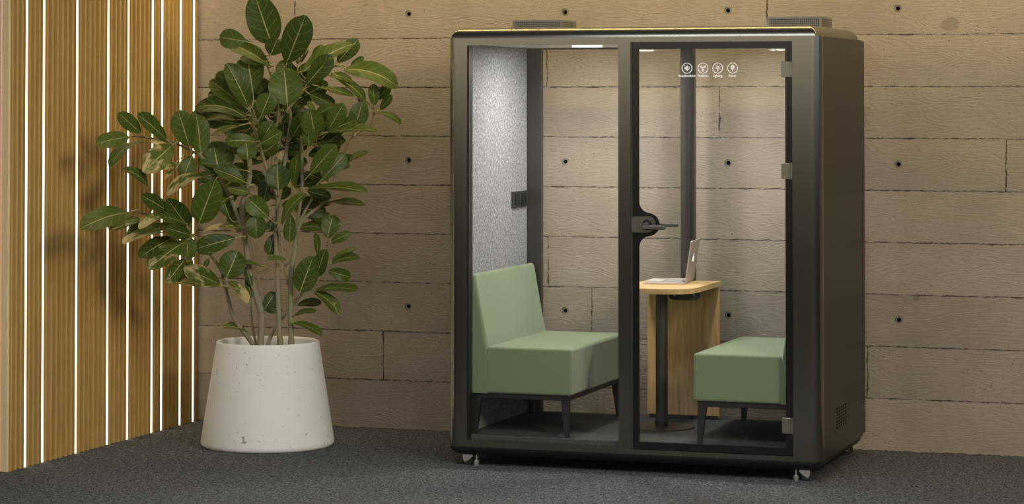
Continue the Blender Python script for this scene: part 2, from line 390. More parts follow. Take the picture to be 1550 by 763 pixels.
# solid wall behind the board faces, open where the tie holes reach in is not visible
for q in ([(-9, .055, 0), (3, .055, 0), (3, .055, 13*BH), (-9, .055, 13*BH)],):
    wface(q, .5, 0).material_index = 1
bm.faces.ensure_lookup_table()
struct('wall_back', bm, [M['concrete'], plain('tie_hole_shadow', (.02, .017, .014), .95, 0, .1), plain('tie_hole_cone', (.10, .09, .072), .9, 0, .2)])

# left wall: fluted oak panelling between light strips, running toward the camera
XW = -6.539
stripY = [-2.002, -1.825, -1.469, -1.119, -.884, -.591, -.471, -.236, -.064]
SW = .0195; ZT = 3.4
edges = [-2.167]+sum([[y-SW/2, y+SW/2] for y in stripY], [])+[-.012]
bm = bmesh.new()
prof = []
for i in range(0, len(edges), 2):
    y0, y1 = edges[i], edges[i+1]; n = max(1, round((y1-y0)/.060)) if y1-y0 > .05 else 1
    prof += [(XW-.001, y0), (XW-.001, y0+.005)]; ya, yz = y0+.005, y1-.005; per = (yz-ya)/n
    for k in range(n):
        for s, e in ((0, 1), (.26, 1), (.265, .22), (.30, .07), (.37, 0), (.56, 0), (.66, .06), (.72, .2), (.74, 1)):
            prof.append((XW-.034*e, ya+per*(k+s)))
    prof += [(XW-.034, yz), (XW-.001, yz+.0002), (XW-.001, y1)]
    # recess that holds the light strip
    if i+2 < len(edges):
        prof.append((XW-.036, y1+.0005)); prof.append((XW-.036, edges[i+2]-.0005))
prof = [(XW-.06, edges[0])]+prof+[(XW-.06, edges[-1])]
loft(bm, [[(x, y, 0) for x, y in prof], [(x, y, ZT) for x, y in prof]])
bmesh.ops.recalc_face_normals(bm, faces=bm.faces[:])
struct('wall_left', bm, M['slat'], smooth=True, angle=35)
bm = bmesh.new(); box(bm, XW-.031, XW, -2.186, -2.168, 0, ZT, .001, 1); struct('trim_1', bm, M['slat_edge'])
bm = bmesh.new(); box(bm, XW-.052, XW-.0315, -2.200, -2.12, 0, ZT, .006, 3); struct('trim_2', bm, M['copper'])
bm = bmesh.new(); box(bm, -9, XW-.053, -2.17, -2.10, 0, ZT); struct('wall_side', bm, M['backwall_dark'])
order = ['ninth', 'eighth', 'seventh', 'sixth', 'fifth', 'fourth', 'third', 'second', 'first']
for k, y in enumerate(stripY):
    bm = bmesh.new(); box(bm, XW-.028, XW-.0012, y-SW/2+.0005, y+SW/2-.0005, .002, ZT-.01, .0015, 1)
    o = obj('led_strip', bm, M['strip'])
    lab = {0: 'glowing vertical light strip nearest the pale end trim of the oak wall', 8: 'glowing vertical light strip closest to the concrete wall corner'}.get(k, '%s glowing vertical light strip counted from the concrete corner' % order[k])
    o['label'] = lab; o['category'] = 'light strip'; o['group'] = 'light strips in the oak wall'

# ------------------------------------------------------------------ the booth
XL, XR, YF, YB = -4.549, -2.619, -1.253, -.200
booth = thing('acoustic_booth', 'dark bronze acoustic office booth with glass front on castors against the concrete wall', 'office booth', ((XL+XR)/2, (YF+YB)/2, 0))
Z0, Z1 = .100, 2.167
# corner posts and front frame: one continuous dark bronze shell face
bm = bmesh.new()
RC = .062
for (xa, xb, lft) in ((XL, -4.439, True), (-2.757, XR, False)):
    yb2 = YF+.075
    r = (RC, 0.0005, .0005, .0005) if lft else (.0005, RC, .0005, .0005)
    loft(bm, [rrect(xa, xb, YF, yb2, r, Z0), rrect(xa, xb, YF, yb2, r, Z1)])
box(bm, -3.640, -3.576, YF, YF+.06, Z0, Z1)
box(bm, -4.439, -3.640, YF, YF+.05, 2.132, Z1); box(bm, -3.576, -2.757, YF, YF+.05, 2.142, Z1)
box(bm, -4.439, -3.640, YF, YF+.05, Z0, .1345); box(bm, -3.576, -2.757, YF, YF+.05, Z0, .1245)
obj('front_frame', bm, M['metal'], booth, True, angle=40)
# side panels
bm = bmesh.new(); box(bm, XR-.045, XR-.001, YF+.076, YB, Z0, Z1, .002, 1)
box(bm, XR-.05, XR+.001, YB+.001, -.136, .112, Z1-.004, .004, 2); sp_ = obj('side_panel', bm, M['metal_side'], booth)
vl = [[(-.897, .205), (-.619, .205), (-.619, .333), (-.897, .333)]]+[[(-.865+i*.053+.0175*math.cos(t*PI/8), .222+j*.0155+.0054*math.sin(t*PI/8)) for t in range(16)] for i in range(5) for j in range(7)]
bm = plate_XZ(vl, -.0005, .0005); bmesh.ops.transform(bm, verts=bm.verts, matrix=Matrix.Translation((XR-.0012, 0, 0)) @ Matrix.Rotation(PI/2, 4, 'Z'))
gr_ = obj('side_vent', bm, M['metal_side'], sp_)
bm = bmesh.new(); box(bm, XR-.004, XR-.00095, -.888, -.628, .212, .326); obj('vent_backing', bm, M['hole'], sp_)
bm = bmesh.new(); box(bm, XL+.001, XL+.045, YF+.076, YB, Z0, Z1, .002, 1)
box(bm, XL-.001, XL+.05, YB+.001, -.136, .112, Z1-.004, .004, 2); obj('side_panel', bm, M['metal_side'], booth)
# roof cap and base: rolled on all four sides
def rolled(z_in, z_out, R, zr, inset, rc, n=10):
    rings = []
    for i in range(n+1):
        a = i/n*PI/2; d = inset+R*(1-math.cos(a)); z = z_in+(z_out-z_in)*math.sin(a)
        rings.append(rrect(XL+d, XR-d, YF+max(0, d-inset)+.0005, YB-d+.01, max(.004, rc-0*d), z, 6))
    return rings
bm = bmesh.new(); loft(bm, [rrect(XL+.018, XR-.018, YF+.0005, YB-.008, .012, Z1, 6)]+rolled(Z1, 2.2195, .058, 0, .018, .012)[1:])
bmesh.ops.recalc_face_normals(bm, faces=bm.faces[:]); obj('roof_cap', bm, M['cap'], booth, True, angle=40)
bm = bmesh.new(); loft(bm, rolled(Z0-.0005, .054, .062, 0, .004, .04)[::-1])
bmesh.ops.recalc_face_normals(bm, faces=bm.faces[:]); obj('base', bm, M['black'], booth, True, angle=40)
# dark reveals inside the front openings
bm = bmesh.new()
box(bm, -4.4385, -4.4335, YF+.012, YF+.07, .135, 2.131)
obj('window_reveal', bm, M['black'], booth)
# inside linings
FX = -4.470
bm = bmesh.new(); box(bm, FX-.030, FX, YF+.078, YB+.004, .156, 2.136); obj('felt_lining', bm, M['felt'], booth)
bm = bmesh.new(); box(bm, -2.698, -2.668, YF+.078, YB-.005, .156, 2.136); obj('felt_lining', bm, M['felt'], booth)
bm = bmesh.new(); box(bm, XL+.046, XR-.046, YF+.052, -.142, .104, .155, .004, 1); obj('carpet_floor', bm, M['booth_carpet'], booth)
bm = bmesh.new(); box(bm, XL+.046, XR-.046, YF+.052, YB-.002, 2.138, 2.166); cei = obj('ceiling_panel', bm, M['white_ceiling'], booth)
lamps = [(-3.97, -.70), (-3.15, -.70)]
for lx, ly in lamps:
    bm = bmesh.new(); cyl(bm, (lx, ly, 2.1305), (lx, ly, 2.138), .078, n=40); obj('ceiling_lamp', bm, M['lamp'], cei, label='round glowing ceiling lamp')
# rear frame and panes
bm = bmesh.new()
yb0, yb1 = YB-.001, -.150
for xa, xb in ((XL+.051, -4.390), (-3.604, -3.529), (-2.79, XR-.051)): box(bm, xa, xb, yb0+.012, yb1, .156, 2.137, .002, 1)
box(bm, -4.3775, -3.6045, yb0+.012, yb1, 2.128, 2.137); box(bm, -3.5285, -2.7905, yb0+.012, yb1, 2.128, 2.137)
obj('rear_frame', bm, M['graphite'], booth)
bm = bmesh.new(); box(bm, -3.540, -3.527, yb0-.035, yb0+.0115, .157, 2.127); obj('rear_mullion_edge', bm, M['black'], booth)
for xa, xb in ((-4.466, -3.6055), (-3.602, -2.70)):
    bm = bmesh.new(); box(bm, xa, xb, yb0, yb0+.010, .157, 2.127) if xa < -4 else box(bm, -3.526, xb, yb0, yb0+.010, .157, 2.127)
    obj('rear_pane', bm, M['glass'], booth)
# front window pane
bm = bmesh.new(); box(bm, -4.4330, -3.641, YF+.016, YF+.026, .1355, 2.131); obj('window_pane', bm, M['glass'], booth)

# door
DX0, DX1, DZ0, DZ1 = -3.566, -2.7585, .127, 2.1405
IX0, IX1, IZ0, IZ1 = -3.5355, -2.7935, .1625, 2.1075
yd0, yd1 = YF+.006, YF+.018
bm = bmesh.new(); box(bm, -3.5755, -3.5675, YF+.004, YF+.045, .126, 2.141); box(bm, DX0+.001, DX1, YF+.030, YF+.046, .1255, .140); 
obj('door_jamb', bm, M['graphite'], booth)
bm = bmesh.new(); box(bm, DX0+.002, DX1-.002, yd0+.001, yd1-.001, DZ0+.002, DZ1-.002)
door = obj('door', bm, M['glass'], booth, label='clear glass door leaf')
hz = 1.2365
inner = [(IX1, IZ0), (IX1, IZ1), (IX0, IZ1)]
# outline of the border round the lock: flares out to a rounded nose
def arc(cx, cz, r, a0, a1, n=10): return [(cx+r*math.cos(math.radians(a0+(a1-a0)*i/n)), cz+r*math.sin(math.radians(a0+(a1-a0)*i/n))) for i in range(n+1)]
nose = arc(IX0+.055, hz+.113, .055, 180, 262)+arc(IX0+.047, hz, .0575, 80, -80, 18)+arc(IX0+.055, hz-.113, .055, 98, 180)
inner = inner+[(IX0, IZ1-.02)]+nose+[(IX0, IZ0+.02), (IX0, IZ0)]
bm = plate_XZ([[(DX0, DZ0), (DX1, DZ0), (DX1, DZ1), (DX0, DZ1)], inner], yd0, yd1)
obj('door_border', bm, M['frit'], door, label='black border of the glass door')
# lock with inner and outer lever
def rr2(x0, x1, z0, z1, ra, rb, n=8):
    return arc(x1-rb, z1-rb, rb, 90, 0, n)+arc(x1-rb, z0+rb, rb, 0, -90, n)+arc(x0+ra, z0+ra, ra, 270, 180, n)+arc(x0+ra, z1-ra, ra, 180, 90, n)
bm = plate_XZ([rr2(-3.571, -3.447, hz-.042, hz+.042, .018, .040)], yd0-.020, yd0-.0004)
bmesh.ops.bevel(bm, geom=[e for e in bm.edges if len(e.link_faces) == 2 and e.calc_face_angle(0) > 1.2], offset=.003, segments=2, affect='EDGES')
lock = obj('lock_case', bm, M['handle'], door)
bm = bmesh.new()
cyl(bm, (-3.486, yd0-.021, hz), (-3.486, yd0-.0205+.004, hz), .033, .033, 32)
obj('lock_rose', bm, M['black'], lock)
bm = plate_XZ([circ(-3.486, hz, .032), circ(-3.486, hz, .026)], yd0-.026, yd0-.0205); obj('rose_ring', bm, M['handle'], lock)
bm = bmesh.new(); cyl(bm, (-3.486, yd0-.060, hz), (-3.486, yd0-.021, hz), .014, n=24)
box(bm, -3.502, -3.384, yd0-.066, yd0-.048, hz-.0215, hz-.0005, .004, 3); obj('lever', bm, M['handle'], lock)
bm = plate_XZ([rr2(-3.56, -3.447, hz-.042, hz+.042, .018, .040)], yd1+.0004, yd1+.014)
box(bm, -3.500, -3.352, yd1+.045, yd1+.062, hz-.013, hz+.005, .004, 3); cyl(bm, (-3.486, yd1+.014, hz-.004), (-3.486, yd1+.058, hz-.004), .014, n=20)
obj('inner_lever', bm, M['handle'], lock)
# hinges
for hz0, hz1 in ((1.9655, 2.0435), (1.469, 1.547), (.2335, .3105)):
    bm = bmesh.new(); box(bm, -2.811, -2.769, yd0-.012, yd1+.012, hz0, hz1, .002, 2); cyl(bm, (-2.763, yd0-.005, hz0), (-2.763, yd0-.005, hz1), .0058, n=14)
    box(bm, -2.7685, -2.757, yd0-.009, yd1, hz0+.004, hz1-.004); obj('hinge', bm, M['hinge'], door)
# icons and captions on the glass
yi = yd0-.0002
def icon_loops(k, cx, cz):
    R = .0268; loops = [circ(cx, cz, R, 40), circ(cx, cz, R-.0036, 40)]; s = R
    extra = []
    P = lambda pts: [(cx+x*s, cz+z*s) for x, z in pts]
    if k == 0:
        extra.append(P([(-.50, .10), (-.50, -.22), (-.28, -.22), (.12, -.58), (.16, -.50), (.16, .50), (.12, .55), (-.28, .2), (-.36, .16)]))
        extra.append(P([(.28, .24), (.40, .32), (.52, .04), (.44, -.26), (.32, -.34), (.28, -.24), (.34, -.12), (.38, .04)]))
        extra.append(P([(-.52, .50), (-.44, .56), (-.30, .40), (-.40, .30)]))
    elif k == 1:
        for a in (35, 145, 270):
            c, s_ = math.cos(math.radians(a)), math.sin(math.radians(a)); pts = []
            for i in range(18):
                t = i/18*2*PI; x = .37+.26*math.cos(t); z = .20*math.sin(t)*(1+.25*math.cos(t))
                pts.append((x*c-z*s_, x*s_+z*c))
            extra.append(P(pts))
        extra.append(P([(.10*math.cos(t*PI/4), .10*math.sin(t*PI/4)) for t in range(8)]))
    elif k == 2:
        extra.append([(cx+s*.27*math.cos(t*PI/12), cz+s*(.10+.27*math.sin(t*PI/12))) for t in range(24)])
        extra.append([(cx+s*.12*math.cos(t*PI/8), cz+s*(.10+.12*math.sin(t*PI/8))) for t in range(16)])
        extra.append(P([(-.11, -.20), (.11, -.20), (.11, -.50), (.05, -.60), (-.05, -.60), (-.11, -.50)]))
        for a in range(-30, 211, 40):
            c, s_ = math.cos(math.radians(a)), math.sin(math.radians(a))
            extra.append(P([(c*u-s_*v, .10+s_*u+c*v) for u, v in ((.38, -.05), (.55, -.05), (.55, .05), (.38, .05))]))
    else:
        extra.append(P([(-.36, -.02), (-.36, .36), (-.26, .52), (-.10, .62), (.10, .62), (.26, .52), (.36, .36), (.36, -.02), (.26, -.22), (.09, -.26), (.09, -.62), (-.09, -.62), (-.09, -.26), (-.26, -.22)]))
        extra.append([(cx+s*.09*math.cos(t*PI/6), cz+s*(.16+.09*math.sin(t*PI/6))) for t in range(12)])
    return loops+extra
for k, (cx, word, wid) in enumerate(((-3.287, 'SoundInsulation', .088), (-3.206, 'Ventilation', .056), (-3.131, 'Lighting', .047), (-3.056, 'Power', .037))):
    bm = plate_XZ(icon_loops(k, cx, 2.0115), yi-.0012, yi); obj('icon', bm, M['decal'], door)
    cu = bpy.data.curves.new('tmp', 'FONT'); cu.body = word; cu.size = .0165; cu.align_x = 'CENTER'; cu.extrude = .0005; cu.offset = .0004
    bm = curve_bm(cu, Matrix.Identity(4)); xs = [v.co.x for v in bm.verts]; w = max(xs)-min(xs); mx = (max(xs)+min(xs))/2
    bmesh.ops.transform(bm, verts=bm.verts, matrix=Matrix.Translation((cx, yi-.0006, 1.9685)) @ Matrix.Rotation(PI/2, 4, 'X') @ Matrix.Diagonal((wid/w, 1, 1, 1)) @ Matrix.Translation((-mx, 0, 0)))
    obj('caption', bm, M['decal'], door)
# power socket on the felt
bm = bmesh.new(); box(bm, FX, FX+.011, -.462, -.216, 1.2745, 1.361, .003, 2); so = obj('power_socket', bm, M['socket'], booth)
for yc in (-.395, -.285):
    bm = bmesh.new(); box(bm, FX+.0105, FX+.0145, yc-.036, yc+.036, 1.286, 1.350, .002, 2); obj('socket_insert', bm, M['black'], so)
# roof ventilation boxes with a punched sheet skin
def roof_vent(x0, x1, y0, y1, z0, z1):
    bm = bmesh.new(); p = .0102; d = .0058
    def grid(P, wu, wv):
        nu, nv = int((wu-.010)/p), int((wv-.008)/p); ou, ov = (wu-(nu-1)*p-d)/2, (wv-(nv-1)*p-d)/2
        us = [0]+sum([[ou+i*p, ou+i*p+d] for i in range(nu)], [])+[wu]; vs = [0]+sum([[ov+i*p, ov+i*p+d] for i in range(nv)], [])+[wv]
        V = [[bm.verts.new(P(u, v, 0)) for v in vs] for u in us]
        for i in range(len(us)-1):
            for j in range(len(vs)-1):
                if i % 2 == 1 and j % 2 == 1: continue
                bm.faces.new((V[i][j], V[i+1][j], V[i+1][j+1], V[i][j+1]))
    grid(lambda u, v, w: (x0+u, y0, z0+v), x1-x0, z1-z0); grid(lambda u, v, w: (x1, y0+u, z0+v), y1-y0, z1-z0)
    grid(lambda u, v, w: (x1-u, y1, z0+v), x1-x0, z1-z0); grid(lambda u, v, w: (x0, y1-u, z0+v), y1-y0, z1-z0)
    f = bm.faces.new([bm.verts.new(q) for q in ((x0, y0, z1), (x1, y0, z1), (x1, y1, z1), (x0, y1, z1))])
    v = obj('roof_vent', bm, M['vent'], booth)
    bm = bmesh.new(); box(bm, x0+.012, x1-.012, y0+.012, y1-.012, z0, z1-.004); obj('vent_core', bm, M['hole'], v)
roof_vent(-4.382, -4.110, -.70, -.44, 2.2195, 2.274)
roof_vent(-3.012, -2.728, -.70, -.44, 2.2195, 2.278)
# castors with a levelling foot
def castor(x, y, side):
    bm = bmesh.new(); cyl(bm, (x, y-.012, .030), (x, y+.012, .030), .030, n=28)
    bmesh.ops.bevel(bm, geom=[e for e in bm.edges if len(e.link_faces) == 2 and e.calc_face_angle(0) > 1.2], offset=.004, segments=2, affect='EDGES')
    c = obj('castor', bm, M['rubber'], booth, True, angle=40)
    bm = bmesh.new()
    pts = [(-.018, .0535), (.033, .0535), (.036, .046), (.012, .026), (-.004, .016), (-.013, .020), (-.018, .034)]
    prism(bm, [(x+side*a, z) for a, z in pts], 'Y', y-.022, y-.014); prism(bm, [(x+side*a, z) for a, z in pts], 'Y', y+.014, y+.022)
    cyl(bm, (x, y-.024, .030), (x, y+.024, .030), .004, n=12); obj('castor_bracket', bm, M['chrome'], c)
    bm = bmesh.new(); cyl(bm, (x+side*.052, y-.012, .016), (x+side*.052, y-.012, .0535), .0055, n=12); cyl(bm, (x+side*.052, y-.012, .012), (x+side*.052, y-.012, .026), .0155, n=20)
    cyl(bm, (x+side*.052, y-.012, .0), (x+side*.052, y-.012, .012), .013, n=16)
    obj('levelling_foot', bm, M['chrome'], c)
castor(-4.459, -1.185, 1); castor(-2.703, -1.185, -1); castor(-2.703, -.205, -1); castor(-4.459, -.205, 1)

# ------------------------------------------------------------------ benches
def wn(o):
    o.modifiers.new('weighted', 'WEIGHTED_NORMAL').keep_sharp = True
def bench(name, label, mir):
    """mir=None: back against the left lining; else mirrored about x = mir/2"""
    X = (lambda x: x) if mir is None else (lambda x: mir-x)
    t = thing(name, label, 'bench', (X(-4.18), -.675, .155), 'green benches inside the booth')
    y0, y1 = -1.185, -.215
    sx = X(-4.352)
    bm = bmesh.new(); box(bm, sx, X(-3.908), y0, y1, .365, .601)
    es = [e for e in bm.edges if not all(abs(v.co.x-sx) < 1e-4 for v in e.verts)]
    bmesh.ops.bevel(bm, geom=es, offset=.015, segments=4, profile=.5, affect='EDGES'); wn(obj('seat', bm, M['fabric'], t, True, angle=60))
    bm = bmesh.new()
    prism(bm, [(X(x), z) for x, z in ((-4.452, .365), (-4.352, .365), (-4.350, .601), (-4.372, .70), (-4.420, .968), (-4.452, .968))], 'Y', y0, y1)
    es = [e for e in bm.edges if max(v.co.z for v in e.verts) > .61 and e.calc_face_angle(0) > .5]
    bmesh.ops.bevel(bm, geom=es, offset=.017, segments=4, profile=.5, affect='EDGES'); wn(obj('backrest', bm, M['fabric'], t, True, angle=60))
    bm = bmesh.new(); box(bm, X(-4.435), X(-3.925), y0+.018, y1-.018, .338, .3648, .003, 1); obj('frame', bm, M['legblack'], t)
    for x0, x1, x0b, x1b in ((-4.437, -4.395, -4.440, -4.418), (-3.968, -3.927, -3.946, -3.924)):
        for ya, yb_, yc, yd in ((y0+.02, y0+.055, y0+.012, y0+.034), (y1-.055, y1-.02, y1-.034, y1-.012)):
            bm = bmesh.new(); xs = sorted((X(x0), X(x1))); xb = sorted((X(x0b), X(x1b)))
            frustum4(bm, xb[0], xb[1], yc, yd, .1552, xs[0], xs[1], ya, yb_, .339)
            obj('leg', bm, M['legblack'], t)
    return t
bench('upholstered_bench', 'sage green bench with visible backrest against the grey felt panel', None)
bench('upholstered_bench', 'sage green bench behind the glass door, right of the oak table', -7.183)

# ------------------------------------------------------------------ table
tab = thing('meeting_table', 'small oak table with rounded front and black pole leg inside the booth', 'table', (-3.58, -.5, .155))
bm = bmesh.new(); o_ = rrect(-3.777, -3.378, -.868, -.205, (.15, .15, .002, .002), 0, 12)
loft(bm, [[(x, y, .8635) for x, y, _ in o_], [(x, y, .890) for x, y, _ in o_]]); obj('tabletop', bm, M['oak_h'], tab, True, angle=50)
bm = bmesh.new(); box(bm, -3.777, -3.381, -.238, -.213, .176, .863, .001, 1); obj('support_panel', bm, M['oak_v'], tab)
bm = bmesh.new(); box(bm, -3.765, -3.395, -.236, -.216, .1552, .1755); obj('panel_foot', bm, M['black'], tab)
px_, py_ = -3.592, -.617
bm = bmesh.new(); cyl(bm, (px_, py_, .1625), (px_, py_, .86), .0315, n=32); obj('pole', bm, M['graphite'], tab, True, angle=50)
bm = bmesh.new(); cyl(bm, (px_, py_, .1625), (px_, py_, .19), .0335, n=32)
obj('pole_collar', bm, M['black'], tab, True, angle=50)
bm = bmesh.new(); cyl(bm, (px_, py_, .1553), (px_, py_, .1622), .172, n=64); obj('base_disc', bm, M['graphite'], tab, True, angle=50)
bm = plate_XZ([rr2(-3.571, -3.402, .812, .8633, .026, .026)], -.560, -.552); br = obj('cable_bracket', bm, M['graphite'], tab)
for x in (-3.537, -3.432):
    bm = bmesh.new(); cyl(bm, (x, -.564, .8400), (x, -.5595, .8400), .0058, n=14); obj('bracket_screw', bm, M['chrome'], br)

# ------------------------------------------------------------------ laptop
A_ = Vector((-3.489, -.530, .8905)); B_ = Vector((-3.526, -.215, .8905))
ey = (B_-A_).normalized(); ex = Vector((-ey.y, ey.x, 0)); ex = ex if ex.x < 0 else -ex      # ex points left, toward the sitter
lap = thing('laptop', 'open silver laptop standing on the small oak table', 'laptop', A_+ey*.16+ex*.11)
def lbox(bm, u0, u1, v0, v1, z0, z1, bev=0):
    n0 = len(bm.verts); b2 = bmesh.new(); box(b2, u0, u1, v0, v1, z0, z1, bev)
    mt = Matrix(((ex.x, ey.x, 0, A_.x), (ex.y, ey.y, 0, A_.y), (0, 0, 1, A_.z), (0, 0, 0, 1)))
    bmesh.ops.transform(b2, matrix=mt, verts=b2.verts); bmesh.ops.recalc_face_normals(b2, faces=b2.faces[:])
    me = bpy.data.meshes.new('t'); b2.to_mesh(me); b2.free(); bm.from_mesh(me); bpy.data.meshes.remove(me)
LW = .317; LD = .222
bm = bmesh.new(); lbox(bm, 0, LD, 0, LW, 0, .011, .003); obj('laptop_base', bm, M['alu'], lap)
bm = bmesh.new(); lbox(bm, .016, .128, .016, .301, .0108, .0114); deck = obj('keyboard_deck', bm, M['black'], lap)
bm = bmesh.new()
for r in range(6):
    for c in range(14):
        u = .020+r*.0175; v = .020+c*.0200; lbox(bm, u, u+.0125, v, v+.015, .0112, .0130)
obj('keyboard', bm, [M['key']], lap)
bm = bmesh.new(); lbox(bm, .135, .212, .095, .222, .0109, .0115); obj('trackpad', bm, M['keylight'], lap)
# lid leans away from the sitter
lean = math.radians(8.5); up_ = (Vector((0, 0, 1))*math.cos(lean)-ex*math.sin(lean)); nrm = (ex*math.cos(lean)+Vector((0, 0, 1))*math.sin(lean))
def lid(bm, s0, s1, v0, v1, d0, d1, bev=0):
    b2 = bmesh.new(); box(b2, d0, d1, v0, v1, s0, s1, bev, 3)
    o = A_+Vector((0, 0, .011))
    mt = Matrix(((nrm.x, ey.x, up_.x, o.x), (nrm.y, ey.y, up_.y, o.y), (nrm.z, ey.z, up_.z, o.z), (0, 0, 0, 1)))
    bmesh.ops.transform(b2, matrix=mt, verts=b2.verts); bmesh.ops.recalc_face_normals(b2, faces=b2.faces[:])
    me = bpy.data.meshes.new('t'); b2.to_mesh(me); b2.free(); bm.from_mesh(me); bpy.data.meshes.remove(me); return mt
bm = bmesh.new(); MT = lid(bm, 0, .218, 0, LW, -.003, .003, .0025); ld = obj('lid', bm, M['alu'], lap)
bm = bmesh.new(); lid(bm, .010, .210, .008, LW-.008, .0029, .0038); obj('screen', bm, plain('dark_screen', (.008, .008, .010), .12), ld)
# back mark: a round fruit outline with a bite and a leaf
pts = []
for i in range(40):
    t = i/40*2*PI; r = .0165*(1-.10*abs(math.sin(t))**6*(1 if math.sin(t) > 0 else .8)); x, z = r*math.cos(t)*.95, r*math.sin(t)
    dx, dz = x-.0185, z-.002
    dd = math.hypot(dx, dz)
    if dd < .0075: x, z = .0185+dx/dd*.0075, .002+dz/dd*.0075
    pts.append((x, z))
leaf_ = [(0.000, .0185), (.001, .0225), (.006, .0265), (.0065, .0225), (.004, .0195)]
bm = plate_XZ([pts, leaf_], -.0006, 0)
# plate lies in XZ; map x -> -ey, z -> up, y -> outward
o = A_+Vector((0, 0, .011))+up_*.118+ey*(LW/2)-nrm*.0031
bmesh.ops.transform(bm, verts=bm.verts, matrix=Matrix(((ey.x, nrm.x, up_.x, o.x), (ey.y, nrm.y, up_.y, o.y), (ey.z, nrm.z, up_.z, o.z), (0, 0, 0, 1))))
obj('lid_mark', bm, M['glow'], ld)

# ------------------------------------------------------------------ potted plant
PC = Vector((-5.728, -.83, 0))
plant = thing('potted_ficus', 'tall leafy green plant in an off-white tapered planter on the carpet', 'potted plant', PC)
bm = bmesh.new(); n = 96
pr = [(.340, .0), (.350, .004), (.3565, .014), (.3575, .030), (.277, .545), (.2755, .555), (.270, .560), (.262, .558), (.258, .550), (.262, .44), (.262, .43)]
loft(bm, [[(PC.x+r*math.cos(i*2*PI/n), PC.y+r*math.sin(i*2*PI/n), z) for i in range(n)] for r, z in pr], cap1=False)
bmesh.ops.recalc_face_normals(bm, faces=bm.faces[:])
obj('planter', bm, M['planter'], plant, True, angle=60)
bm = bmesh.new(); rings = []
for k in range(9):
    r = .2619*(1-k/9)+.002; rings.append([(PC.x+r*math.cos(i*2*PI/40), PC.y+r*math.sin(i*2*PI/40), .455+.012*math.sin(k*1.3+i*.9)*(0 if k == 0 else 1)) for i in range(40)])
loft(bm, rings, cap0=False); bmesh.ops.recalc_face_normals(bm, faces=bm.faces[:]); obj('soil', bm, M['soil'], plant, True)

CWD = (PC-CAM).dot(FW)
def at(px, py, D):
    """point on the sight line through a photo pixel, D metres in front of the planter's axis (kept clear of the two walls)"""
    r = FW+RT*((px-CX)/F)+UP*((YP-py)/F)
    k = CWD-D
    xmin = XW+.085
    if (CAM+r*k).x < xmin: k = min(k, (xmin-CAM.x)/r.x)
    if (CAM+r*k).y > -.10: k = (-.10-CAM.y)/r.y
    return CAM+r*k
def SD(px):                                                     # the left boughs reach forward, away from the oak wall
    return max(0, (300-px)/175)*.80
PXM = CWD/F                                                     # metres per pixel at the planter
stems_px = [  # (points (px,py,D), radius px start, end)
 ([(384, 523, .02), (372, 506, .05), (355, 483, .08), (347.6, 462, .1), (339, 427, .12), (334, 408, .13), (313, 379, .16), (281, 346, .2), (260, 334, .28), (232, 327, .4), (199, 319, .55)], 4.0, 1.6),
 ([(394, 523, .05), (396, 479, .05), (388, 448, .06), (378, 410, .07), (370, 354, .08), (366.5, 310, .08), (376, 283, .08), (378, 245, .10), (375, 236, .12)], 5.2, 3.4),
 ([(366, 346, .08), (351, 304, .12), (330, 265, .15), (307, 239, .17), (293, 230, .2), (262, 216, .28), (220, 208, .42), (197, 205.5, .5)], 3.0, 1.4),
 ([(424, 523, 0), (421, 454, 0), (420, 408, 0), (418, 371, 0), (419, 321, 0), (420, 300, 0), (414, 283, 0), (402, 251, .04), (393, 220, .06), (389, 210, .07), (380, 180, .1), (377, 166, .12)], 4.4, 1.8),
 ([(420, 310, 0), (428, 270, -.02), (432, 240, -.02), (435, 219, -.02), (440, 178, 0), (437, 164, .02)], 3.2, 2.2),
 ([(441, 523, 0), (440, 464, 0), (441, 412, 0), (447, 376, -.01), (446, 371, -.01), (451, 346, -.02), (460, 331, -.03), (472, 321, -.04), (491, 306, -.06), (502, 289, -.07), (507, 270, -.08), (525, 220, -.1), (528, 212, -.1), (536, 205, -.1), (553, 194, -.1), (563, 183, -.1), (567, 164, -.1)], 4.4, 1.5),
 ([(447, 360, -.01), (447, 350, 0), (452.5, 321, .02), (457, 283, .03), (457, 232, .05), (456, 207, .06)], 3.2, 2.3),
 ([(452, 340, -.02), (464, 315, -.03), (477, 293, -.04), (483, 268, -.04), (484.5, 238, -.03), (477, 206, .0)], 2.2, 1.6),
 ([(405, 523, -.06), (414, 500, -.08), (432, 475, -.10), (458, 443, -.10), (465, 437, -.09), (476, 434, -.08), (488, 408, -.10), (495, 377, -.12), (494, 345, -.14)], 3.2, 1.4),
 ([(388, 523, -.04), (382, 494, -.05), (380, 470, -.06), (382, 441, -.07), (393, 443, -.06), (388, 406, -.04), (382, 375, -.02), (376, 352, 0)], 2.0, 1.3),
 ([(436, 432, .0), (432, 408, .02), (426, 371, .03), (421, 344, .03), (420, 318, .02)], 1.8, 1.5),
 ([(412, 290, -.03), (413, 236, -.05), (412, 212, -.05), (417, 190, -.05), (438, 163, -.05), (460, 137, -.06), (469, 129, -.06), (495, 109, -.07), (507, 100, -.08), (523, 99, -.08)], 2.8, 1.6),
 ([(417, 195, -.04), (421, 178, -.02), (419, 150, 0), (413, 123, .02), (406, 102, .04), (400, 82, .05)], 2.3, 1.6),
]
